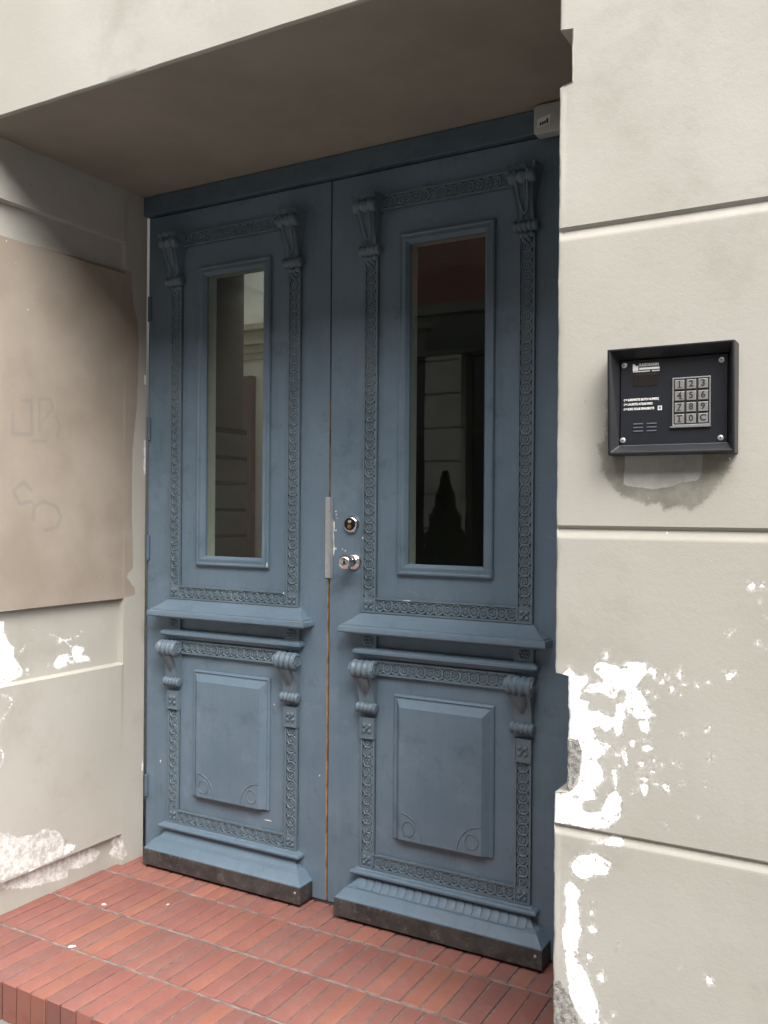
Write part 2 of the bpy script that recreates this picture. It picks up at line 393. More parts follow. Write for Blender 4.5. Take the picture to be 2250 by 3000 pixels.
RC = [[1.265,1.138,0.0077],[1.214,1.08,0.0086],[1.382,1.091,0.0065],[1.357,1.069,0.006],[1.405,1.08,0.0065],[1.42,1.067,0.0034],[1.323,0.953,0.0065],[1.345,0.965,0.0034],[1.357,0.967,0.0039],[1.289,0.925,0.006],[1.343,0.911,0.006],[1.365,0.896,0.006],[1.373,0.875,0.0039],[1.427,0.879,0.003],[1.41,0.923,0.0039],[1.385,0.916,0.0043],[1.46,0.815,0.0022],[1.52,1.203,0.0034],[1.528,1.215,0.0022],[1.561,1.305,0.0069],[1.583,1.307,0.006],[1.573,1.191,0.0039],[1.327,0.848,0.0034],[1.296,0.896,0.0034],[1.238,0.587,0.0043],[1.234,0.565,0.0052],[1.23,0.466,0.0069],[1.389,1.11,0.003],[1.397,1.099,0.0017],[1.431,1.091,0.0039],[1.457,1.091,0.0039],[1.479,1.099,0.0026],[1.371,1.06,0.0022],[1.428,0.987,0.0034],[1.368,0.924,0.0039],[1.337,0.906,0.0026],[1.42,0.919,0.0026],[1.472,0.889,0.0022],[1.485,0.482,0.0086],[1.43,0.493,0.0026],[1.591,1.245,0.0026],[1.586,1.181,0.0022],[1.576,1.273,0.0017],[1.284,0.354,0.003],[1.296,0.511,0.0022]]
RG = [[[1.158,0.943],[1.2,0.946],[1.211,0.917],[1.205,0.871],[1.189,0.833],[1.175,0.821],[1.159,0.819],[1.166,0.847],[1.184,0.868],[1.179,0.885],[1.158,0.891]],[[1.146,0.395],[1.167,0.396],[1.186,0.369],[1.204,0.334],[1.209,0.304],[1.146,0.286]]]
RS = [[[1.256,1.603],[1.518,1.595],[1.518,1.572],[1.51,1.553],[1.49,1.514],[1.47,1.488],[1.459,1.467],[1.432,1.457],[1.418,1.467],[1.385,1.456],[1.38,1.472],[1.352,1.469],[1.328,1.479],[1.306,1.486],[1.288,1.506],[1.273,1.523],[1.262,1.553]]]
RP = [[[1.302,1.59],[1.463,1.585],[1.463,1.54],[1.456,1.521],[1.422,1.517],[1.399,1.508],[1.363,1.503],[1.298,1.512],[1.3,1.54]]]
LW = [[[-0.75,1.055],[-0.662,1.049],[-0.662,1.01],[-0.639,0.964],[-0.616,0.947],[-0.622,0.917],[-0.582,0.861],[-0.585,0.842],[-0.628,0.83],[-0.68,0.824],[-0.748,0.825]],[[-0.447,0.858],[-0.422,0.893],[-0.382,0.896],[-0.356,0.878],[-0.356,0.916],[-0.337,0.923],[-0.291,0.902],[-0.31,0.883],[-0.267,0.866],[-0.267,0.853],[-0.31,0.853],[-0.371,0.853],[-0.422,0.843]],[[-0.566,0.864],[-0.557,0.863],[-0.557,0.843],[-0.565,0.845]],[[-0.472,0.868],[-0.464,0.864],[-0.469,0.853]],[[-0.416,0.134],[-0.401,0.176],[-0.357,0.156],[-0.371,0.137]],[[-0.573,0.135],[-0.535,0.134],[-0.549,0.124],[-0.569,0.128]],[[-0.73,0.119],[-0.609,0.12],[-0.515,0.115],[-0.423,0.119],[-0.371,0.113],[-0.303,0.127],[-0.24,0.101],[-0.2,0.075],[-0.24,0.052],[-0.303,0.049],[-0.371,0.06],[-0.37,0.03],[-0.562,0.058]],[[-0.163,0.051],[-0.143,0.069],[-0.147,0.102],[-0.118,0.118],[-0.109,0.084],[-0.088,0.039],[-0.096,0.006],[-0.134,0.035]]]
LP = [[[-0.744,0.328],[-0.656,0.296],[-0.623,0.269],[-0.543,0.255],[-0.495,0.266],[-0.445,0.237],[-0.409,0.196],[-0.416,0.14],[-0.473,0.13],[-0.562,0.132],[-0.742,0.145]]]
LB = [[[-0.806,2.413],[-0.712,2.415],[-0.132,2.435],[-0.086,2.423],[-0.078,2.313],[-0.052,2.226],[-0.043,2.15],[-0.046,2.008],[-0.054,1.865],[-0.075,1.694],[-0.076,1.441],[-0.067,1.272],[-0.067,1.215],[-0.104,1.175],[-0.06,1.13],[-0.052,1.098],[-0.113,1.092],[-0.12,1.076],[-0.701,1.091],[-0.795,1.093]]]
LS = [[[-0.611,1.839],[-0.575,1.845],[-0.571,1.722],[-0.655,1.717],[-0.653,1.785]],[[-0.54,1.854],[-0.536,1.736]],[[-0.54,1.854],[-0.487,1.86],[-0.478,1.822],[-0.528,1.773]],[[-0.462,1.799],[-0.447,1.761],[-0.456,1.716]],[[-0.568,1.698],[-0.51,1.702]],[[-0.565,1.411],[-0.56,1.459],[-0.519,1.479],[-0.459,1.46],[-0.438,1.42],[-0.459,1.381],[-0.512,1.372]],[[-0.572,1.516],[-0.606,1.548],[-0.65,1.514],[-0.622,1.468],[-0.571,1.478]]]
LScr = [[[-0.434,0.943],[-0.386,0.947],[-0.357,0.952],[-0.326,0.957],[-0.305,0.976]],[[-0.463,0.977],[-0.43,0.967],[-0.401,0.952],[-0.356,0.916]],[[-0.704,0.798],[-0.654,0.776],[-0.644,0.76],[-0.669,0.727],[-0.697,0.694]],[[-0.697,0.607],[-0.683,0.582],[-0.69,0.54]],[[-0.596,0.925],[-0.57,0.949]]]

# ------------------------------------------------------------------ the building: two piers, lintel, soffit
XL, XR, YF, ZS = -.921, 1.147, -.823, 2.752
building = empty('entrance_building', (0, -.4, -.12), 'weathered beige plaster building front around the recessed blue doors', 'building')
RECESS = [(2.412, 2.54), (.82, 1.087), (-.12, .126)]
GROOVE = [(2.064, 2.092), (1.394, 1.421), (.726, .749)]

def zrows(z0, z1, step, breaks):
    z = list(np.arange(z0, z1, step)) + [z1]
    for b in breaks: z += [b - .0015, b + .0015, b - .006, b + .006]
    z = sorted(q for q in z if z0 <= q <= z1)
    out = [z[0]]
    for q in z[1:]:
        if q - out[-1] > .0012: out.append(q)
    return np.array(out)
def recess(z):
    r = np.zeros_like(z)
    for a, b in RECESS:
        r = np.maximum(r, np.clip((z - a) / .006, 0, 1) * np.clip((b - z) / .002, 0, 1))
    return r
def groove(z):
    g = np.zeros_like(z)
    for a, b in GROOVE:
        g = np.maximum(g, np.clip((z - a) / (b - a - .007), 0, 1) * np.clip((b - z) / .005, 0, 1))
    return g
def grid_object(name, X, Y, Z, attrs, mat, parent):
    nr, nc = X.shape
    org = origin(parent)
    V = np.stack([X - org.x, Y - org.y, Z - org.z], -1).reshape(-1, 3)
    i = (np.arange(nr - 1)[:, None] * nc + np.arange(nc - 1)[None, :]).ravel()
    Fc = np.stack([i, i + 1, i + nc + 1, i + nc], 1)
    me = bpy.data.meshes.new(name); me.from_pydata(V.tolist(), [], Fc.tolist())
    for k in ('peel', 'grey', 'brown', 'stain', 'patch', 'skim', 'scrib'):
        a = me.attributes.new(k, 'FLOAT', 'POINT')
        a.data.foreach_set('value', (attrs.get(k, np.full(nr * nc, -1.0))).astype(np.float32))
    me.materials.append(MT[mat]); me.shade_smooth()
    try: me.set_sharp_from_angle(angle=R(35))
    except Exception: pass
    o = bpy.data.objects.new(name, me); COL.objects.link(o); o.parent = parent; return o

LP += LW[6:8]; LW = LW[:6]
LW += [[(.01, 2.018), (-.010, 2.014), (-.012, 1.99), (-.009, 1.975), (.01, 1.975)], [(.01, 1.745), (-.006, 1.742), (-.011, 1.70), (-.008, 1.66), (-.012, 1.63), (-.007, 1.60), (.01, 1.60)], [(.01, .40), (-.008, .39), (-.010, .36), (.01, .35)]]
RS = [[(1.403 + (x - 1.403) * 1.09, z) for x, z in RS[0]], [(1.258, 1.70), (1.272, 1.71), (1.276, 1.58), (1.262, 1.56), (1.252, 1.60), (1.260, 1.65)]]
def pier(side):
    zs = zrows(-.14, 2.752, .0085, [q for ab in RECESS + GROOVE for q in ab])
    zs = np.concatenate([zs, np.arange(2.80, 7.01, .3)])
    sgn = 1 if side > 0 else -1
    x0 = XR if side > 0 else XL
    # columns: reveal from the door out to the corner, then the front face away from the opening
    if side > 0: rev = np.concatenate([np.linspace(.0, -.80, 20)])
    else: rev = np.concatenate([[0.0, -.004, -.008, -.012, -.016, -.02, -.03, -.06, -.09, -.112, -.1185, -.1215, -.13], np.arange(-.14, -.812, -.0085)])
    fr = np.concatenate([np.arange(.012, .50, .0075), np.arange(.52, 4.0, .12)]) if side > 0 else np.concatenate([np.arange(.012, .08, .01), np.arange(.1, 4.0, .15)])
    ncorner = 5
    nc = len(rev) + ncorner + len(fr)
    Zg = np.repeat(zs[:, None], nc, 1)
    X = np.zeros_like(Zg); Y = np.zeros_like(Zg)
    rec = recess(zs) * .028 * (zs < 2.75)
    g = groove(zs) * .0085
    cr = np.where(zs < 2.751, .005 + .003 * hashnoise(zs * .6, 1.0 + side), 0.0)       # worn arris radius
    chip = np.zeros_like(zs)
    if side > 0:
        dmg = np.clip((zs - .80) / .03, 0, 1) * np.clip((1.10 - zs) / .03, 0, 1)
        chip = dmg * (.002 + .004 * hashnoise(zs, 4.2)) + np.clip((.75 - zs) / .1, 0, 1) * .0018 * hashnoise(zs, 9.0) + .0006 * hashnoise(zs, 2.0) * (zs < 2.75)
    else:
        chip = .001 * hashnoise(zs, 5.0) * (zs < 2.75)
    xc = x0 + sgn * (rec + np.clip(chip, -.001, .01))
    yf = YF + g
    for j, y in enumerate(rev):
        k = np.clip((-.1185 - y) / .003, 0, 1)
        X[:, j] = x0 + sgn * (rec * k) + sgn * wave(y, zs, 3.0) * (k > 0) * .8
        Y[:, j] = y
    for c in range(ncorner):
        t = c / (ncorner - 1) * math.pi / 2
        j = len(rev) + c
        X[:, j] = xc + sgn * cr * (1 - math.cos(t))
        Y[:, j] = YF + cr * (1 - math.sin(t)) + g * (c / (ncorner - 1))
    for i, d in enumerate(fr):
        j = len(rev) + ncorner + i
        X[:, j] = np.maximum(x0 * sgn + d, xc * sgn + cr + .002 * (i + 1) / 3) * sgn
        Y[:, j] = yf + wave(X[:, j], zs)
    flatR = np.stack([Y.ravel(), Zg.ravel()], 1); flatF = np.stack([X.ravel(), Zg.ravel()], 1)
    front = (np.arange(nc)[None, :].repeat(len(zs), 0) >= len(rev)).ravel()
    at = {}
    if side > 0:
        sel = lambda d: np.where(front, d, np.where(np.isfinite(d), -1, -1))
        at['peel'] = sel(sdf(flatF, RW, RC)); at['grey'] = sel(sdf(flatF, RG)); at['stain'] = sel(sdf(flatF, RS)); at['patch'] = sel(sdf(flatF, RP))
    else:
        sel = lambda d: np.where(~front, d, -1)
        at['peel'] = sel(np.maximum(sdf(flatR, LW), sdf(flatR, lines=LScr, lw=.0022))); at['brown'] = sel(sdf(flatR, LB)); at['skim'] = sel(sdf(flatR, LP)); at['scrib'] = sel(sdf(flatR, lines=LS, lw=.006))
    return grid_object('wall_pier', X, Y, Zg, at, 'plaster', building)
pier(-1); pier(1)

def lintel():
    xs = np.concatenate([np.linspace(XL, XR, 120)])
    e = .006
    prof = [(ZS + .0, YF + .011), (ZS, YF + .005), (ZS + .0015, YF + .003), (ZS + .005, YF)] + [(z, YF) for z in np.concatenate([np.arange(2.77, 3.1, .03), np.arange(3.2, 7.01, .3)])]
    X = np.repeat(xs[None, :], len(prof), 0)
    Z = np.array([[p[0]] * len(xs) for p in prof]); Y = np.array([[p[1]] * len(xs) for p in prof])
    Y = Y + wave(X, Z) * (Z > ZS + .004)
    Z = Z + .0006 * hashnoise(X * .5, 3.0) * (Z < ZS + .006)
    return grid_object('lintel', X, Y, Z, {}, 'plaster', building)
lintel()
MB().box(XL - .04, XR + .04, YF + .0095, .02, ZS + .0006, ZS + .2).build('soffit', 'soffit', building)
MB().box(-4.9, 5.1, YF + .05, .9, 6.99, 7.1).build('wall_coping', 'plaster', building)

# ------------------------------------------------------------------ ground
MB().box(-150, 150, -4.0, 30.0, -.40, -.118).build('pavement', 'pave', kind='structure', label='grey concrete pavement in front of the brick step', cat='pavement')
MB().box(-150, 150, -6.0, -4.004, -.55, -.235).build('road', 'asphalt', kind='structure')
MB().box(-150, 150, -150, -6.004, -.40, -.122).build('far_pavement', 'pave', kind='structure')

# ------------------------------------------------------------------ brick doorstep
step = MB().box(-1.40, 1.50, -.952, .10, -.13, -.0042).build('doorstep', 'mortar', kind='structure')
step_y = [-.964, -.7075, -.4436, -.1855, .075]
variants = []
for k in range(8):
    l, w, h = .1238, .0284 + rng.uniform(-.0006, .0006), .116
    c = .0022 + rng.uniform(0, .0012)
    b = MB(); j = lambda s=.0008: rng.uniform(-s, s)
    def rect(a, d, z): return [(-a + j(), -d + j(), z + j(.0003)), (a + j(), -d + j(), z + j(.0003)), (a + j(), d + j(), z + j(.0003)), (-a + j(), d + j(), z + j(.0003))]
    b.rings([rect(w, l, -h), rect(w, l, -c), rect(w - c * .55, l - c * .55, -c * .3), rect(w - c * 1.4, l - c * 1.4, 0)], True, True, True)
    me = bpy.data.meshes.new('brick'); me.from_pydata(b.v, [], b.f); me.materials.append(MT['brick']); me.shade_smooth()
    try: me.set_sharp_from_angle(angle=R(38))
    except Exception: pass
    variants.append(me)
for r in range(4):
    x = -1.38 + (.021, .0, .034, .012)[r]
    while x < 1.46:
        yc = (step_y[r] + step_y[r + 1]) / 2
        if yc < -.75 or -.97 < x < 1.19:
            o = bpy.data.objects.new('brick', variants[rng.integers(8)]); COL.objects.link(o); o.parent = step
            o.location = (x + rng.uniform(-.0012, .0012), yc + rng.uniform(-.002, .002), rng.uniform(-.0011, .0010))
            o.rotation_euler = (rng.uniform(-.003, .003), rng.uniform(-.012, .012), rng.uniform(-.006, .006))
        x += .0642
for y in step_y[1:4]:
    b = MB(); b.box(-1.39, 1.47, y - .0042, y + .0042, -.06, -.0022); b.build('mortar_joint', 'joint', step)
# a few pale scraps lying on the bricks
for k, (x, y, l, a) in enumerate([(-.70, -.42, .011, .3), (-.55, -.70, .013, .8), (-.50, -.30, .006, 1.2), (-.78, -.83, .010, .5)]):
    b = MB(); n = 9
    ring_ = [(l * math.cos(2 * math.pi * i / n) * (1 + .25 * math.sin(i * 2.3 + k)), l * .55 * math.sin(2 * math.pi * i / n)) for i in range(n)]
    rot_ = lambda p: (x + p[0] * math.cos(a) - p[1] * math.sin(a), y + p[0] * math.sin(a) + p[1] * math.cos(a))
    b.rings([[(*rot_(p), .0002) for p in ring_], [(*rot_((p[0] * .8, p[1] * .8)), .0032) for p in ring_]], True, True, True)
    b.build('paint_chip', 'flake', label=('oval pale plaster chip on the second brick row from the doors', 'larger pale plaster chip on the brick row behind the step edge', 'tiny pale plaster chip close to the left door plinth', 'pale plaster chip on the front row of step bricks')[k], cat='plaster chip', group='plaster chips on the brick step')

# ------------------------------------------------------------------ passage behind the glass; roofless well added to let sky light in
passage = empty('entrance_passage', (0, .4, -.004), kind='structure')
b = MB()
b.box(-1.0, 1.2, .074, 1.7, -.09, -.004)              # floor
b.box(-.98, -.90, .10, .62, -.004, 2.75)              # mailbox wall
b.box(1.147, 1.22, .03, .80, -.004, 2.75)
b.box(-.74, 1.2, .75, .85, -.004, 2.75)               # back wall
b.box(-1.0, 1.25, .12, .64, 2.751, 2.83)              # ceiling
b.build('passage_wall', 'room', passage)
b = MB(); b.box(-2.6, -.6, 1.6, 1.7, -.004, 3.0); b.box(-.68, -.62, .86, 1.6, -.004, 3.0); b.box(-2.6, -.985, .56, .62, -.004, 3.0); b.box(-2.68, -2.6, .56, 1.7, -.004, 3.0)  # added shaft, open above and kept low so daylight reaches the pale wall
b.build('added_light_well_wall', 'pale', passage)
b = MB()
for z0, z1, d in ((2.37, 2.405, .03), (2.405, 2.45, .05), (2.45, 2.475, .09), (2.475, 2.53, .06), (2.53, 2.565, .12)):
    b.box(-2.59, -.69, 1.6 - d, 1.601, z0 + .0005, z1)
b.build('well_cornice', 'cornice', passage)
b = MB(); b.box(-1.95, -1.585, 1.56, 1.602, .0, 2.27); b.build('inner_door', 'redwood', passage)
mail = empty('mailbox_cabinet', (-.88, .5, 1.2), 'grey metal mailboxes in rows behind the left glass pane', 'mailboxes')
MB().box(-.8995, -.86, .20, .60, 1.21, 1.83).build('cabinet', 'dark', mail)
for k in range(5):
    MB().box(-.861, -.852, .21, .59, 1.222 + k * .12, 1.325 + k * .12).build('mailbox_door', 'mailbox', mail, bevel=.002)

# ------------------------------------------------------------------ across the street (seen in the window reflections)
YO, HO = -8.0, 7.4
opp = empty('opposite_building', (-3, YO - 1, -.12), 'pale rusticated shopfront with red brick upper storey across the street', 'building')
b = MB()
cols = [(-34, -8.0), (-7.0, -4.75), (-3.71, -3.17), (-1.9, .8), (1.9, 4.4), (5.5, 34)]
for x0, x1 in cols:
    z = -.12; k = 0
    while z < 3.5:
        z1 = min(z + .45, 3.55)
        b.box(x0, x1, YO - .3, YO + (.0 if k % 1 == 0 else 0), z + .016, z1 - .016); b.box(x0 + .01, x1 - .01, YO - .28, YO - .02, z - .01, z1)
        z = z1; k += 1
b.build('wall', 'oshop', opp)
b = MB(); b.box(-34, 34, YO - .3, YO + .003, 3.552, 3.9); b.box(-34, 34, YO - .3, YO + .12, 3.9, 4.05); b.box(-34, 34, YO - .3, YO + .2, 4.05, 4.18); b.build('cornice', 'opale', opp)
b = MB(); b.box(-4.6, 34, YO - .3, YO - .05, 4.18, HO); b.build('upper_wall', 'obrick', opp)
b = MB(); b.box(-34, -4.6, YO - .3, YO - .02, 4.18, HO); b.build('upper_wall', 'opale', opp)
for x0, x1 in ((-8.0, -7.0), (-4.75, -3.71), (-3.17, -1.9), (.8, 1.9), (4.4, 5.5)):
    w = MB().box(x0, x1, YO - .35, YO - .22, -.12, 3.55).build('window', 'odark', opp)
    f = MB(); f.box(x0 + .0, x0 + .07, YO - .22, YO - .16, -.12, 3.55); f.box(x1 - .07, x1, YO - .22, YO - .16, -.12, 3.55); f.box(x0 + .07, x1 - .07, YO - .22, YO - .16, 2.5, 2.58)
    f.build('window_frame', 'oframe', w)
for i in range(9):
    x0 = -15.3 + i * 3.3
    w = MB().box(x0, x0 + 1.2, YO - .1, YO + .004, 4.75, 5.9).build('window', 'odark', opp)
    f = MB(); f.box(x0 - .1, x0, YO - .06, YO + .05, 4.65, 6.0); f.box(x0 + 1.2, x0 + 1.3, YO - .06, YO + .05, 4.65, 6.0); f.box(x0, x0 + 1.2, YO - .06, YO + .07, 5.9, 6.05); f.box(x0, x0 + 1.2, YO - .06, YO + .09, 4.62, 4.75)
    f.build('window_surround', 'opale', w)
b = MB(); b.box(-34.3, 34.3, YO - 6, YO + .35, HO, HO + .2); b.build('roof', 'oframe', opp)
b = MB(); b.box(-34, 34, YO - 6, YO - .3, -.12, HO); b.build('back_block', 'opale', opp)
aw = MB()
prof = [(0, 3.95), (.25, 3.93), (.55, 3.80), (.75, 3.58), (.80, 3.42), (.78, 3.42), (.70, 3.56), (.5, 3.75), (.22, 3.88), (0, 3.90)]
aw.rings([[(x, YO + .2 + d, z) for d, z in prof] for x in (-3.2, -1.7)], True, True, True)
aw.box(-3.2, -1.7, YO, YO + .2, 3.9, 3.96)
aw.build('shop_awning', 'canvas', label='dark rounded canvas awning over the shop window opposite', cat='awning')
th = empty('potted_thuja', (-3.10, -7.4, -.12), 'dark conical thuja in a clay pot reflected in the glass', 'shrub')
MB().lathe_z(-3.10, -7.4, [(-.121, .17), (.22, .24), (.26, .25), (.26, .21)], 16).build('pot', 'pot', th)
MB().lathe_z(-3.10, -7.4, [(.2, .03), (.9, .02), (1.9, .005)], 8).build('trunk', 'bark', th)
b = MB()
for i in range(9000):
    t = random.random() ** 1.3; z = .25 + t * 1.68; rr = (.46 * (1 - t) ** 1.05 + .012) * (1 - random.random() ** 2 * .55) * (1 + .12 * math.sin(t * 40))
    a = random.random() * 6.283; c = Vector((-3.10 + rr * math.cos(a), -7.4 + rr * math.sin(a), z))
    u = Vector((random.gauss(0, 1), random.gauss(0, 1), random.gauss(0, 1))).normalized() * .04
    w_ = Vector((math.cos(a) * .5, math.sin(a) * .5, 1)).normalized() * .055
    b.add([c - u, c + u * .2 + w_ * .2, c + w_, c - u * .4 + w_ * .6], [(0, 1, 2, 3)])
b.build('crown', 'leaf', th)

# ------------------------------------------------------------------ door frame
frame = empty('door_frame', (0, .05, 0), 'dark blue wooden door frame with deep head under the soffit', 'door frame')
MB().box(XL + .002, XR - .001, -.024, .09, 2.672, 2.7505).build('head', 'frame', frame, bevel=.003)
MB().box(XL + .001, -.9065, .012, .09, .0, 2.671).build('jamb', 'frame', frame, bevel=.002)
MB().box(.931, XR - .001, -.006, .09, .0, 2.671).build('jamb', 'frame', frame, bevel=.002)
MB().box(-.905, .93, .004, .075, -.003, .009).build('gap_shade_bar', 'kick', frame, bevel=.002)  # added dark bar standing in for the shaded gap under the leaves

# ------------------------------------------------------------------ door leaves
def carved(mb, x0, x1, z0, z1, axis, blocks=True):
    """guilloche strip: sunk ground, raised borders, row of interlaced rings"""
    bw = .0065
    mb.box(x0, x1, -.0036, .002, z0, z1)
    if axis == 'z':
        mb.box(x0, x0 + bw, -.0142, -.001, z0, z1); mb.box(x1 - bw, x1, -.0142, -.001, z0, z1)
        a0, a1, c = z0, z1, (x0 + x1) / 2
    else:
        mb.box(x0, x1, -.0142, -.001, z0, z0 + bw); mb.box(x0, x1, -.0142, -.001, z1 - bw, z1)
        a0, a1, c = x0, x1, (z0 + z1) / 2
    n = max(1, round((a1 - a0) / .0330)); p = (a1 - a0) / n
    for i in range(n):
        q = a0 + p * (i + .5); cx, cz = (c, q) if axis == 'z' else (q, c)
        yt = -.0128 if i % 2 else -.0118
        mb.ring(cx, cz, .0214, .0166, -.001, yt, 20)
        mb.lathe_y(cx, cz, [(-.0072 - .0003 * (i % 2), .0172), (-.0078, .0108), (-.0118, .0100), (-.0120, .0072), (-.0088, .0064), (-.0088, .0034), (-.0112, .0026)], 14)
def flower_block(mb, cx, cz, w, h, yb):
    mb.box(cx - w / 2, cx + w / 2, -yb, .003, cz - h / 2, cz + h / 2)
    bw = .006; t = -yb - .004
    mb.box(cx - w / 2 + .0005, cx - w / 2 + bw, t, -yb + .001, cz - h / 2 + .0005, cz + h / 2 - .0005); mb.box(cx + w / 2 - bw, cx + w / 2 - .0005, t, -yb + .001, cz - h / 2 + .0005, cz + h / 2 - .0005)
    mb.box(cx - w / 2 + bw, cx + w / 2 - bw, t + .0003, -yb + .001, cz - h / 2 + .0007, cz - h / 2 + bw)
    s = min(w, h) * .17
    for dx, dz in ((-1, -1), (1, -1), (-1, 1), (1, 1)):
        mb.lathe_y(cx + dx * s, cz + dz * s, [(-yb + .001, s * .82), (t - .0005, s * .7), (t - .003, s * .25)], 8)
    mb.lathe_y(cx, cz, [(-yb + .001, s * .5), (t - .003, s * .4), (t - .0045, s * .1)], 8)
def reed(mb, cx, cy, cz, r, w, nb):
    prof = [(-w / 2, r * .5)]
    for i in range(nb):
        for t in (.05, .3, .5, .7, .95):
            prof.append((-w / 2 + w * (i + t) / nb, r * (.66 + .34 * math.sin(math.pi * t) ** .6)))
    prof.append((w / 2, r * .5))
    mb.lathe_x(cx, cy, cz, prof, 18)
def spiral(mb, x, cy, cz, r):
    pts = []
    for i in range(26):
        t = i / 25; a = t * 3.3 * math.pi; q = r * (1 - .82 * t)
        pts.append((x, cy - q * math.cos(a), cz + q * math.sin(a)))
    mb.tube(pts, .0032, 5)

def make_leaf(name, x0, x1, cx, label, fluted=True):
    leaf = empty(name, ((x0 + x1) / 2, .03, .012), label, 'door leaf', 'pair of blue carved door leaves')
    hw = .322; gx0, gx1, gz0, gz1 = cx - .143, cx + .143, 1.266, 2.392
    zb, zt = .012, 2.667
    # slab with window opening
    s = MB()
    o = [(x0, zb), (x1, zb), (x1, zt), (x0, zt)]; h = [(gx0 - .004, gz0 - .004), (gx1 + .004, gz0 - .004), (gx1 + .004, gz1 + .004), (gx0 - .004, gz1 + .004)]
    s.rings([[(x, .0, z) for x, z in h], [(x, .0, z) for x, z in o], [(x, .05, z) for x, z in o], [(x, .05, z) for x, z in h], [(x, .0, z) for x, z in h]])
    s.build('slab', 'blue', leaf, bevel=.0022)
    # window: moulded frame, inner jamb whitened to stand in for the pane-edge reflection, glass
    w = MB().rect_loop(cx - .181, cx + .181, 1.229, 2.427, [(0, .002), (0, -.010), (.003, -.0145), (.008, -.016), (.012, -.0125), (.014, -.0125), (.024, -.0165), (.028, -.0155), (.034, -.006), (.038, .0), (.038, .011)], cap=False).build('window_frame', 'blue2' if False else 'blue', leaf, smooth=28)
    MB().rect_loop(gx0 - .003, gx1 + .003, gz0 - .003, gz1 + .003, [(.0, .0145), (.0008, .062)], cap=False).build('inner_jamb', 'jamb', w)
    MB().box(gx0 - .002, gx1 + .002, .009, .014, gz0 - .002, gz1 + .002).build('window_pane', 'glass', leaf)
    L, Rr = cx - hw, cx + hw; sw = .056
    lc, rc = L + sw / 2, Rr - sw / 2
    # carved guilloche surround
    for a in (L, Rr - sw):
        b = MB(); carved(b, a, a + sw, 1.1445, 2.37, 'z'); b.build('carved_strip', 'blue2', leaf, smooth=40)
        b = MB(); flower_block(b, a + sw / 2, 1.116, sw, .056, .011); b.build('corner_block', 'blue2', leaf, smooth=40)
        b = MB(); carved(b, a, a + sw, .2305, .64, 'z'); b.build('carved_strip', 'blue2', leaf, smooth=40)
        b = MB(); flower_block(b, a + sw / 2, .2025, sw, .055, .011); b.build('corner_block', 'blue2', leaf, smooth=40)
    for z0, z1 in ((1.0885, 1.1435), (.868, .9215), (.1755, .2295), (2.520, 2.5735)):
        b = MB(); carved(b, L + sw + .0005, Rr - sw - .0005, z0, z1, 'x'); b.build('carved_band', 'blue2', leaf, smooth=40)
    # upper consoles
    for c in (lc, rc):
        b = MB()
        S = [(2.392, .030, .060), (2.415, .031, .056), (2.44, .038, .056), (2.465, .049, .060), (2.49, .060, .068), (2.515, .068, .078), (2.535, .071, .086), (2.552, .070, .090), (2.556, .078, .096), (2.571, .078, .096)]
        b.loft(c, S, 13, .22, 3)
        con = b.build('console', 'blue2', leaf, smooth=40)
        b = MB(); reed(b, c, -.0585, 2.5285, .0225, .094, 3); b.build('scroll', 'blue2', con, smooth=50)
        b = MB(); reed(b, c, -.024, 2.381, .0195, .088, 5); b.build('reeded_roll', 'blue2', con, smooth=50)
        b = MB()
        for k, (dx, dz, r) in enumerate(((-.016, 2.356, .013), (.016, 2.356, .013), (0, 2.352, .015), (-.009, 2.340, .010), (.009, 2.340, .010), (0, 2.330, .008))):
            b.lathe_y(c + dx, dz, [(-.010, r), (-.018, r * .85), (-.0225 - .0004 * k, r * .3)], 10)
        b.build('leaf_drop', 'blue2', con, smooth=50)
        b = MB()
        for q in (-.020, .020):
            b.tube([(c + q * 1.15, -.076, 2.546), (c + q, -.070, 2.52), (c + q * .9, -.061, 2.49), (c + q * .75, -.048, 2.46), (c + q * .45, -.036, 2.43), (c, -.034, 2.415)], .004, 6)
        b.build('carved_rib', 'blue2', con, smooth=50)
    # main cornice ledge, second moulding
    MB().mitre(cx, .315, [(.0, 1.0885), (.010, 1.0875), (.016, 1.083), (.026, 1.073), (.040, 1.0615), (.056, 1.0515), (.064, 1.0480), (.064, 1.0445), (.070, 1.041), (.0725, 1.034), (.0725, 1.024), (.069, 1.0195), (.060, 1.0178), (.052, 1.0135), (.036, 1.0115), (.020, 1.011), (.0, 1.0108)]).build('ledge', 'blue', leaf, smooth=24)
    MB().mitre(cx, .311, [(.0, .9665), (.020, .9635), (.031, .9585), (.036, .953), (.036, .945), (.032, .9405), (.022, .937), (.016, .929), (.0, .9255)]).build('moulding', 'blue', leaf, smooth=24)
    for c in (lc, rc):
        b = MB(); b.box(c - .034, c + .034, -.015, .003, .9605, 1.0125)
        blk = b.build('rosette_block', 'blue2', leaf, bevel=.002)
        b = MB(); cz = .9880
        b.lathe_y(c, cz, [(-.014, .0215), (-.018, .0215), (-.0195, .0185)], 20)
        for k in range(6):
            a = k * math.pi / 3; px, pz = c + .0125 * math.cos(a), cz + .0125 * math.sin(a)
            b.lathe_y(px, pz, [(-.017, .0062), (-.0225, .0056), (-.0255, .0025)], 8)
        b.lathe_y(c, cz, [(-.017, .006), (-.0245, .005), (-.027, .002)], 8)
        b.build('rosette', 'blue2', blk, smooth=50)
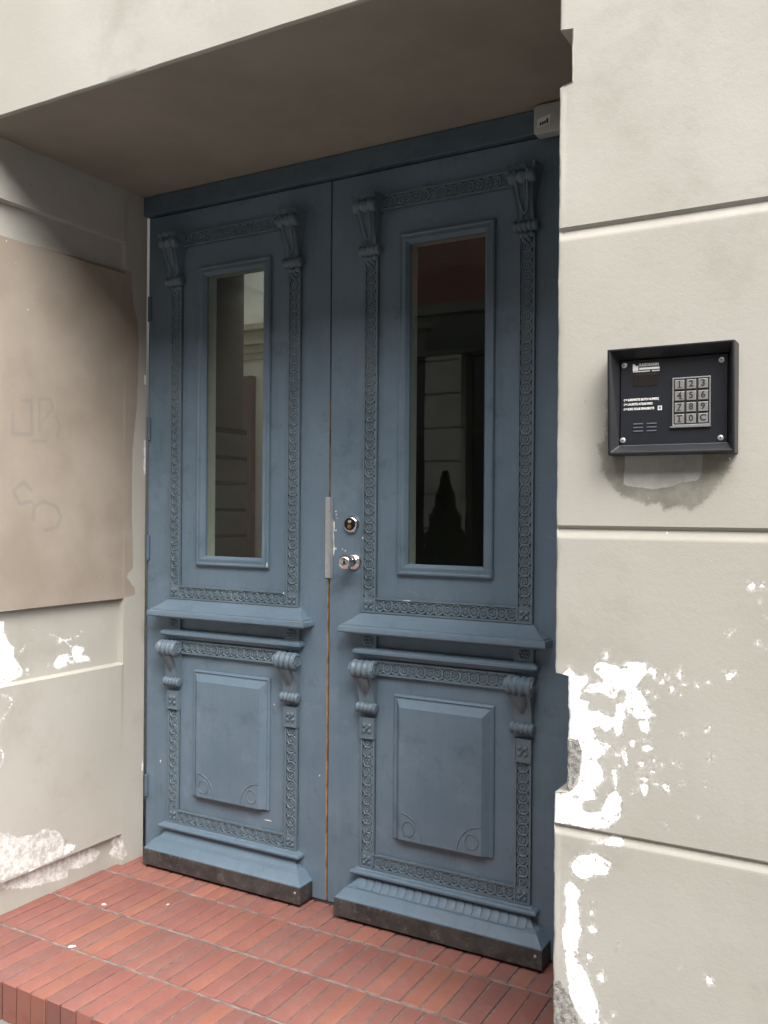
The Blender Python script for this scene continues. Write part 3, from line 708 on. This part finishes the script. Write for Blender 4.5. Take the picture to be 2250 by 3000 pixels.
    # lower consoles with volutes
    for c in (lc, rc):
        b = MB()
        S = [(.755, .022, .064), (.78, .024, .064), (.805, .029, .065), (.83, .038, .067), (.85, .050, .071), (.868, .060, .076), (.89, .062, .080), (.915, .05, .080)]
        b.loft(c, S, 9, .10, 2)
        con = b.build('console', 'blue2', leaf, smooth=40)
        b = MB(); reed(b, c, -.043, .8905, .0335, .094, 4); b.build('scroll', 'blue2', con, smooth=50)
        for e_ in (.0465, -.0465): b = MB(); spiral(b, c + e_, -.043, .8905, .027); b.build('volute', 'blue2', con, smooth=60)
        b = MB(); b.rings([[(c - .022, -.052, .862), (c + .022, -.052, .862), (c + .020, -.036, .828), (c + .011, -.030, .812), (c + .008, -.029, .803), (c, -.027, .796), (c - .008, -.029, .803), (c - .011, -.030, .812), (c - .020, -.036, .828)],
                           [(c - .017, -.058, .860), (c + .017, -.058, .860), (c + .015, -.043, .829), (c + .008, -.036, .815), (c + .005, -.035, .806), (c, -.033, .801), (c - .005, -.035, .806), (c - .008, -.036, .815), (c - .015, -.043, .829)]], True, True, True)
        b.build('leaf_drop', 'blue2', con, smooth=50)
        b = MB(); reed(b, c, -.022, .7505, .0190, .084, 5); b.build('reeded_roll', 'blue2', con, smooth=50)
        b = MB(); flower_block(b, c, .676, .060, .076, .0175); b.build('drop_block', 'blue2', con, smooth=40)
    # raised lower panel with carved corner rings
    pz0, pz1 = .304, .808
    pn = MB().rect_loop(cx - .190, cx + .190, pz0, pz1, [(0, .002), (0, -.007), (.006, -.0115), (.010, -.0085), (.013, -.0085), (.034, -.0255), (.036, -.0272)], (.9, 1, .10, 1.15)).build('raised_panel', 'blue', leaf, smooth=24)
    for sx in (-1, 1):
        b = MB(); ex = cx + sx * .1545; ez = pz0 + .006
        pts = [(ex - sx * .088 * math.cos(t), -.0272, ez + .092 * math.sin(t)) for t in np.linspace(.03, math.pi / 2 - .02, 16)]
        b.tube(pts, .0026, 6); b.build('corner_arc', 'blue2', pn, smooth=60)
        b = MB(); q = [(ex - sx * .035 + .0235 * math.cos(a), -.0272, ez + .040 + .0255 * math.sin(a)) for a in np.linspace(0, 2 * math.pi, 25)]
        b.tube(q, .0026, 6); b.build('corner_ring', 'blue2', pn, smooth=60)
    # foot: torus, fluted hollow, plinth with steel kick plate
    MB().mitre(cx, .311, [(.0, .1748), (.018, .1740), (.024, .1700), (.033, .1685), (.038, .1645), (.039, .159), (.036, .1535), (.028, .1505), (.020, .150), (.012, .149), (.0, .148)]).build('moulding', 'blue', leaf, smooth=24)
    MB().mitre(cx, .306, [(.0, .152), (.014, .151), (.018, .142), (.025, .128), (.036, .116), (.050, .1105), (.052, .106), (.0, .104)]).build('hollow', 'blue', leaf, smooth=24)
    n = 20 if fluted else 0
    for i in range(n):
        b = MB(); x = cx - .318 + (i + .5) * .636 / n; wd = .0150
        b.rings([[(x - wd, -.012, .1495), (x - wd, -.0205, .143), (x - wd, -.0295, .1285), (x - wd, -.040, .118), (x - wd, -.049, .1125), (x - wd, -.046, .108)],
                 [(x, -.014, .1495), (x, -.0230, .1438), (x, -.0322, .1295), (x, -.0425, .119), (x, -.0500, .1130), (x, -.046, .108)],
                 [(x + wd, -.012, .1495), (x + wd, -.0205, .143), (x + wd, -.0295, .1285), (x + wd, -.040, .118), (x + wd, -.049, .1125), (x + wd, -.046, .108)]], True, True, True)
        b.build('flute', 'blue', leaf, smooth=30)
    pl = MB().mitre(cx, .306, [(.0, .110), (.046, .1095), (.054, .1065), (.066, .092), (.076, .080), (.080, .0765), (.080, .016), (.0, .014)]).build('plinth', 'blue', leaf, smooth=24)
    kp_ = MB().mitre(cx, .306, [(.078, .0730), (.0815, .0725), (.0822, .0130), (.076, .0125), (.0, .0125)]).build('kick_plate', 'kick', pl)
    for sx in (-.36, -.12, .13, .365): MB().lathe_y(cx + sx, .0475 + .006 * math.sin(sx * 20), [(-.081, .005), (-.0835, .0045), (-.0845, .002)], 10).build('rivet', 'steel' if sx > .3 else 'kick', pl, smooth=40)
    return leaf

left = make_leaf('door_leaf', -.9035, -.0025, -.451, 'blue carved door leaf with hinges, between the brown patched wall and the bare wood edge', False)
right = make_leaf('door_leaf', .0035, .928, .472, 'blue carved door leaf carrying the chrome knob and round lock')
for z0, z1 in ((2.236, 2.34), (1.739, 1.836), (1.242, 1.345), (.255, .345)):
    b = MB(); b.lathe_z(-.8985, -.005, [(z0, .0065), (z0 + .002, .0085), ((z0 + z1) / 2 - .001, .0085), ((z0 + z1) / 2, .0072), ((z0 + z1) / 2 + .001, .0085), (z1 - .002, .0085), (z1, .0065)], 12)
    b.build('hinge', 'frame', left, smooth=40)
# bare, worn edge of the left leaf
b = MB(); zz = np.linspace(.02, 1.20, 60); 
wv = .0038 + .0016 * hashnoise(zz, 3.3)
b.rings([[(-.0027 - w, -.0012, z), (-.0020, -.0016, z), (-.0020, .04, z), (-.0027 - w, .04, z)] for z, w in zip(zz, wv)], True, True, True)
b.build('worn_edge', 'rawwood', left, label='bare yellow wood where the paint has worn off the edge')
b = MB(); zz = np.linspace(1.51, 1.86, 30); wv = np.clip(.0006 + .0011 * hashnoise(zz, 1.3), .0002, 1)
b.rings([[(-.0027 - w, -.0010, z), (-.0022, -.0013, z), (-.0022, .03, z), (-.0027 - w, .03, z)] for z, w in zip(zz, wv)], True, True, True)
b.build('worn_edge', 'rawwood', left)
# latch guard, lock, knob on the right leaf
g = MB(); g.box(-.0150, .0165, -.0048, -.0022, 1.204, 1.502); g.box(.0142, .0165, -.0220, -.0049, 1.2045, 1.5015)
gd = g.build('latch_guard', 'steel', right, bevel=.0008)
for z in (1.222, 1.345, 1.452): MB().lathe_y(.005, z, [(-.0046, .0042), (-.0062, .0038), (-.0068, .001)], 10).build('screw', 'chrome', gd, smooth=40)
lk = MB().lathe_y(.098, 1.404, [(.001, .033), (-.004, .033), (-.010, .031), (-.015, .0265), (-.0165, .0235), (-.0150, .0228)], 32).build('lock', 'chrome', right, smooth=50)
MB().lathe_y(.098, 1.404, [(-.009, .0229), (-.0155, .0225), (-.0165, .0205)], 28).build('lock_core', 'dark', lk, smooth=40)
b = MB(); b.lathe_y(.098, 1.395, [(-.016, .0082), (-.0195, .0080), (-.0200, .005)], 18); b.box(.0965, .0995, -.0206, -.0195, 1.390, 1.400)
b.build('key_cylinder', 'brass', lk, smooth=40)
b = MB(); b.rings([[(.098 + .0075 * math.cos(a), y, 1.4135 + .0055 * math.sin(a)) for a in np.linspace(0, 2 * math.pi, 16, endpoint=False)] for y in (-.016, -.0175)], True, False, True)
b.build('lock_badge', 'steel', lk, smooth=40)
kb = MB().lathe_y(.108, 1.268, [(.001, .030), (-.004, .030), (-.008, .0285), (-.0105, .023), (-.013, .017), (-.020, .0145), (-.034, .0135), (-.040, .0165), (-.044, .0225), (-.050, .0265), (-.058, .0280), (-.066, .0270), (-.072, .0235), (-.076, .0165), (-.0772, .008)], 32).build('knob', 'chrome', right, smooth=60)
# flaked paint, dents and scratches
def blob(mb, x, z, rx, rz, y, seed):
    n = 9; q = [(x + rx * math.cos(2 * math.pi * i / n) * (1 + .3 * math.sin(i * 2.1 + seed)), z + rz * math.sin(2 * math.pi * i / n) * (1 + .3 * math.cos(i * 1.7 + seed))) for i in range(n)]
    mb.rings([[(a, y + .001, c) for a, c in q], [(a, y - .0004, c) for a, c in q]], True, False, True)
b = MB()
for k, (x, z, rx, rz) in enumerate([(.0205, 1.398, .0035, .020), (.0190, 1.352, .0020, .030), (.0205, 1.312, .0034, .022), (.028, 1.450, .003, .003), (.030, 1.438, .0025, .003), (.029, 1.380, .003, .004), (.029, 1.313, .003, .004), (.070, 1.306, .0028, .0022), (.057, 1.312, .0012, .003), (.033, 1.425, .0016, .002)]):
    b = MB(); blob(b, x, z, rx, rz, -.0002, k); b.build('flaked_paint', 'flake', right)
b = MB()
for pts in ([(.052, 1.300), (.060, 1.312), (.066, 1.319)], [(.818, 1.525), (.826, 1.548), (.845, 1.558), (.866, 1.572)], [(.818, 1.525), (.830, 1.523), (.842, 1.540)], [(.850, 1.519), (.852, 1.500), (.858, 1.478), (.868, 1.464)], [(.834, 1.376), (.868, 1.365)], [(.842, 1.606), (.866, 1.618)], [(.344, 1.172), (.352, 1.166), (.358, 1.170), (.366, 1.158)], [(.330, 1.176), (.338, 1.168)]):
    MB().tube([(x, -.0001, z) for x, z in pts], .0006, 4).build('scratch', 'scuff', right)
b = MB(); blob(b, .672, 1.2335, .014, .0018, -.0002, 2); b.build('chipped_edge', 'rawwood', right)
for a_ in ((.335, 1.1395, .016, .0016, -.0143, 5), (.152, 1.355, .003, .003, -.0142, 1)): b = MB(); blob(b, *a_); b.build('flaked_paint', 'flake', right)
for a_ in ((-.2725, 1.243, .0022, .010, -.0162, 4), (-.195, 1.139, .003, .003, -.0143, 4), (-.270, .262, .018, .002, -.0002, 3), (-.825, .41, .003, .006, -.0002, 6), (-.035, .47, .002, .003, -.0002, 1), (-.245, .71, .002, .002, -.0002, 8)): b = MB(); blob(b, *a_); b.build('flaked_paint', 'flake', left)
b = MB()
for k, (x, z) in enumerate(((-.083, 1.040), (-.12, 1.041), (-.072, 1.0255))): b = MB(); blob(b, x, z, .010, .0012, -.0720, k); b.build('worn_edge', 'rawwood', left)

# ------------------------------------------------------------------ lettering
def text(s, x, z, y, size, mat, name, parent, ax='LEFT', sx=1.0, off=0.0, ext=.0004):
    cu = bpy.data.curves.new('t', 'FONT'); cu.body = s; cu.size = size; cu.align_x = ax; cu.align_y = 'CENTER'; cu.offset = off; cu.extrude = ext; cu.resolution_u = 3
    t = bpy.data.objects.new('t', cu); COL.objects.link(t)
    bpy.context.view_layer.update()
    me = bpy.data.meshes.new_from_object(t.evaluated_get(bpy.context.evaluated_depsgraph_get()))
    bpy.data.objects.remove(t); 
    org = origin(parent)
    for v in me.vertices:
        a, b_, c = v.co; v.co = (x + a * sx - org.x, y - c - org.y, z + b_ - org.z)
    me.materials.clear(); me.materials.append(MT[mat]); me.name = name
    o = bpy.data.objects.new(name, me); COL.objects.link(o); o.parent = parent; return o

# ------------------------------------------------------------------ door intercom
ic = empty('intercom_panel', (1.403, YF, 1.574), 'black door intercom panel with keypad fixed to the beige plaster wall', 'intercom')
x0, x1, z0, z1 = 1.2745, 1.5325, 1.5745, 1.8005
yo, yp = -.8645, -.8475
c = MB()
o = lambda y, i=0: [(x0 + i, y, z0 + i), (x1 - i, y, z0 + i), (x1 - i, y, z1 - i), (x0 + i, y, z1 - i)]
hole = lambda y, e=0: [(1.2965 - e, y, 1.5955 - e), (1.5160 + e, y, 1.5955 - e), (1.5160 + e, y, 1.7785 + e), (1.2965 - e, y, 1.7785 + e)]
hood = [(x0 + .001, yo, z0 + .001), (x1 - .001, yo, z0 + .001), (x1 - .001, yo - .012, z1 - .001), (x0 + .001, yo - .012, z1 - .001)]
hood_i = [(x0 + .006, yo, z0 + .006), (x1 - .006, yo, z0 + .006), (x1 - .006, yo - .012, z1 - .005), (x0 + .006, yo - .012, z1 - .005)]
c.rings([o(-.815), o(yo + .003), hood, hood_i, hole(yp - .002, .001), hole(yp + .006)], True, True, True)
c.build('casing', 'case', ic, bevel=.0015)
MB().box(1.2975, 1.5150, yp - .0012, yp + .008, 1.5968, 1.7772).build('face_plate', 'plate', ic, bevel=.0008)
MB().box(1.2970, 1.5155, yp - .0030, yp - .0008, 1.5945, 1.5962).build('plate_lip', 'slot', ic)
K = lambda x, z: (1.812 - (1.812 - x) * 1.0117, 1.45 + (z - 1.45) * 1.0117)
for x, z in ((1.311, 1.764), (1.507, 1.761), (1.309, 1.605), (1.506, 1.604)):
    x, z = K(x, z)
    sw_ = MB().lathe_y(x, z, [(yp, .0062), (yp - .0030, .0058), (yp - .0040, .0045)], 18).build('screw', 'steel', ic, smooth=40)
    MB().lathe_y(x, z, [(yp - .0039, .0020), (yp - .0043, .0019)], 6).build('socket', 'keyink', sw_)
# logo
lx, lz = K(1.329, 1.7485)
b = MB()
b.rings([[(lx + a, y, lz + h_) for a, h_ in ((0, .0025), (.0115, .0025), (.0115, .0145), (.0085, .0115), (.006, .0135), (.0035, .0170), (0, .0170))] for y in (yp, yp - .0018)], True, False, True)
b.box(lx + .0135, lx + .0560, yp - .0018, yp, lz + .0040, lz + .0085)
for i in range(14):
    if i != 9: b.box(lx + .0005 + i * .004, lx + .0005 + i * .004 + .0034, yp - .0018, yp, lz - .0005, lz + .0016)
b.build('logo', 'white', ic)
text('RAIKMANN', lx + .0135, lz + .0137, yp - .0012, .0096, 'white', 'logo_lettering', ic, sx=.82, off=.00015)
dx0, dz0 = K(1.330, 1.717); dx1, dz1 = K(1.381, 1.743)
MB().box(dx0, dx1, yp - .0020, yp, dz0, dz1).build('display', 'display', ic, bevel=.0006)
for s_, z, wd in (('SURINKITE BUTO NUMERĮ', 1.690, .0655), ('LAUKITE ATSAKYMO', 1.6805, .0525), ('SUKLYDUS SPAUSKITE', 1.6705, .0560)):
    tx, tz = K(1.3185, z)
    t = text(s_, tx, tz, yp - .0012, .0066, 'white', 'instruction_text', ic, off=.00022)
    xs_ = [v.co.x for v in t.data.vertices]; mn, mx_ = min(xs_), max(xs_); k = wd / (mx_ - mn)
    for v in t.data.vertices: v.co.x = mn + (v.co.x - mn) * k
    b = MB(); b.tube([(tx - .0062, yp - .0014, tz + .0026), (tx - .0080, yp - .0014, tz), (tx - .0062, yp - .0014, tz - .0026)], .0006, 4); b.box(tx - .0046, tx - .0022, yp - .0018, yp, tz - .0006, tz + .0022)
    b.build('pointer_mark', 'white', ic)
bx, bz = K(1.3855, 1.6705)
b = MB().rect_loop(bx - .0042, bx + .0042, bz - .0045, bz + .0045, [(0, yp), (0, yp - .0018), (.0016, yp - .0018), (.0016, yp)], cap=False).build('key_symbol', 'white', ic)
text('C', bx, bz, yp - .0012, .0050, 'white', 'key_symbol', ic, 'CENTER', off=.0001)
for r in range(3):
    for xa, xb in ((1.331, 1.351), (1.359, 1.379)):
        a, z = K(xa, 1.639 - r * .0076); d, _ = K(xb, 1.6)
        MB().box(a, d, yp - .0026, yp, z - .0011, z + .0011).build('speaker_slot', 'slot', ic)
# keypad
px0, pz0_ = K(1.411, 1.631); px1, pz1_ = K(1.4865, 1.7305)
kp = MB().rect_loop(px0, px1, pz0_, pz1_, [(0, yp), (0, yp - .0042), (.0028, yp - .0042), (.0028, yp - .0006)], cap=False).build('keypad', 'key', ic, bevel=.0006)
MB().box(px0 - .0035, px1 + .001, yp - .006, yp, pz0_ - .0032, pz0_ - .0002).build('keypad_lip', 'key', kp)
MB().box(px0 + .0028, px1 - .0028, yp - .0016, yp + .001, pz0_ + .0028, pz1_ - .0028).build('keypad_bed', 'keyink', kp)
for i, ch in enumerate('123456789T0C'):
    r, q = divmod(i, 3)
    x = px0 + .0028 + (q + .5) * (px1 - px0 - .0056) / 3; z = pz1_ - .0028 - (r + .5) * (pz1_ - pz0_ - .0056) / 4
    bt = MB().box(x - .0094, x + .0094, yp - .0050, yp - .0015, z - .0096, z + .0096).build('button', 'key', ic, bevel=.0008)
    text(ch, x, z + .0003, yp - .0050, .0188, 'keyink', 'digit', bt, 'CENTER', sx=.95, off=.0006)
    if ch in '147T':
        d_ = .0006 if ch != '7' else -.0012
        MB().box(x + (-.0040 if ch != '4' else -.0012) + d_, x + (.0040 if ch != '4' else .0056) + d_, yp - .0056, yp - .0049, z - .0067, z - .0051).build('digit', 'keyink', bt)

# ------------------------------------------------------------------ grey alarm box in the upper corner
ab = empty('alarm_box', (.905, -.06, 2.655), 'small grey plastic box under the soffit at the head of the door', 'alarm box')
b = MB(); x0, x1, z0, z1 = .803, .995, 2.652, 2.7475; rr = .014
def rrect(i, y):
    pts = []
    for cx_, cz_, a0 in ((x1 - rr, z1 - rr, 0), (x0 + rr, z1 - rr, 90), (x0 + rr, z0 + rr, 180), (x1 - rr, z0 + rr, 270)):
        for k in range(6):
            a = R(a0 + k * 18); pts.append((cx_ + (rr - i) * math.cos(a), y, cz_ + (rr - i) * math.sin(a)))
    return pts
b.rings([rrect(0, -.0235), rrect(0, -.056), rrect(.0015, -.060), rrect(.005, -.0625)], True, True, True)
b.build('housing', 'box', ab, smooth=40)
lb = MB(); q = [(.816, 2.672), (.858, 2.680), (.860, 2.709), (.817, 2.699)]
lb.rings([[(x, -.0624, z) for x, z in q], [(x, -.0631, z) for x, z in q]], True, False, True); lo = lb.build('label', 'label', ab)
b = MB()
for k, (x, h) in enumerate(((.8245, .009), (.832, .0095), (.8395, .010), (.847, .015))): b.box(x, x + .0062, -.0635, -.0629, 2.6785 + k * .0013, 2.6785 + k * .0013 + h)
b.build('print', 'keyink', lo)
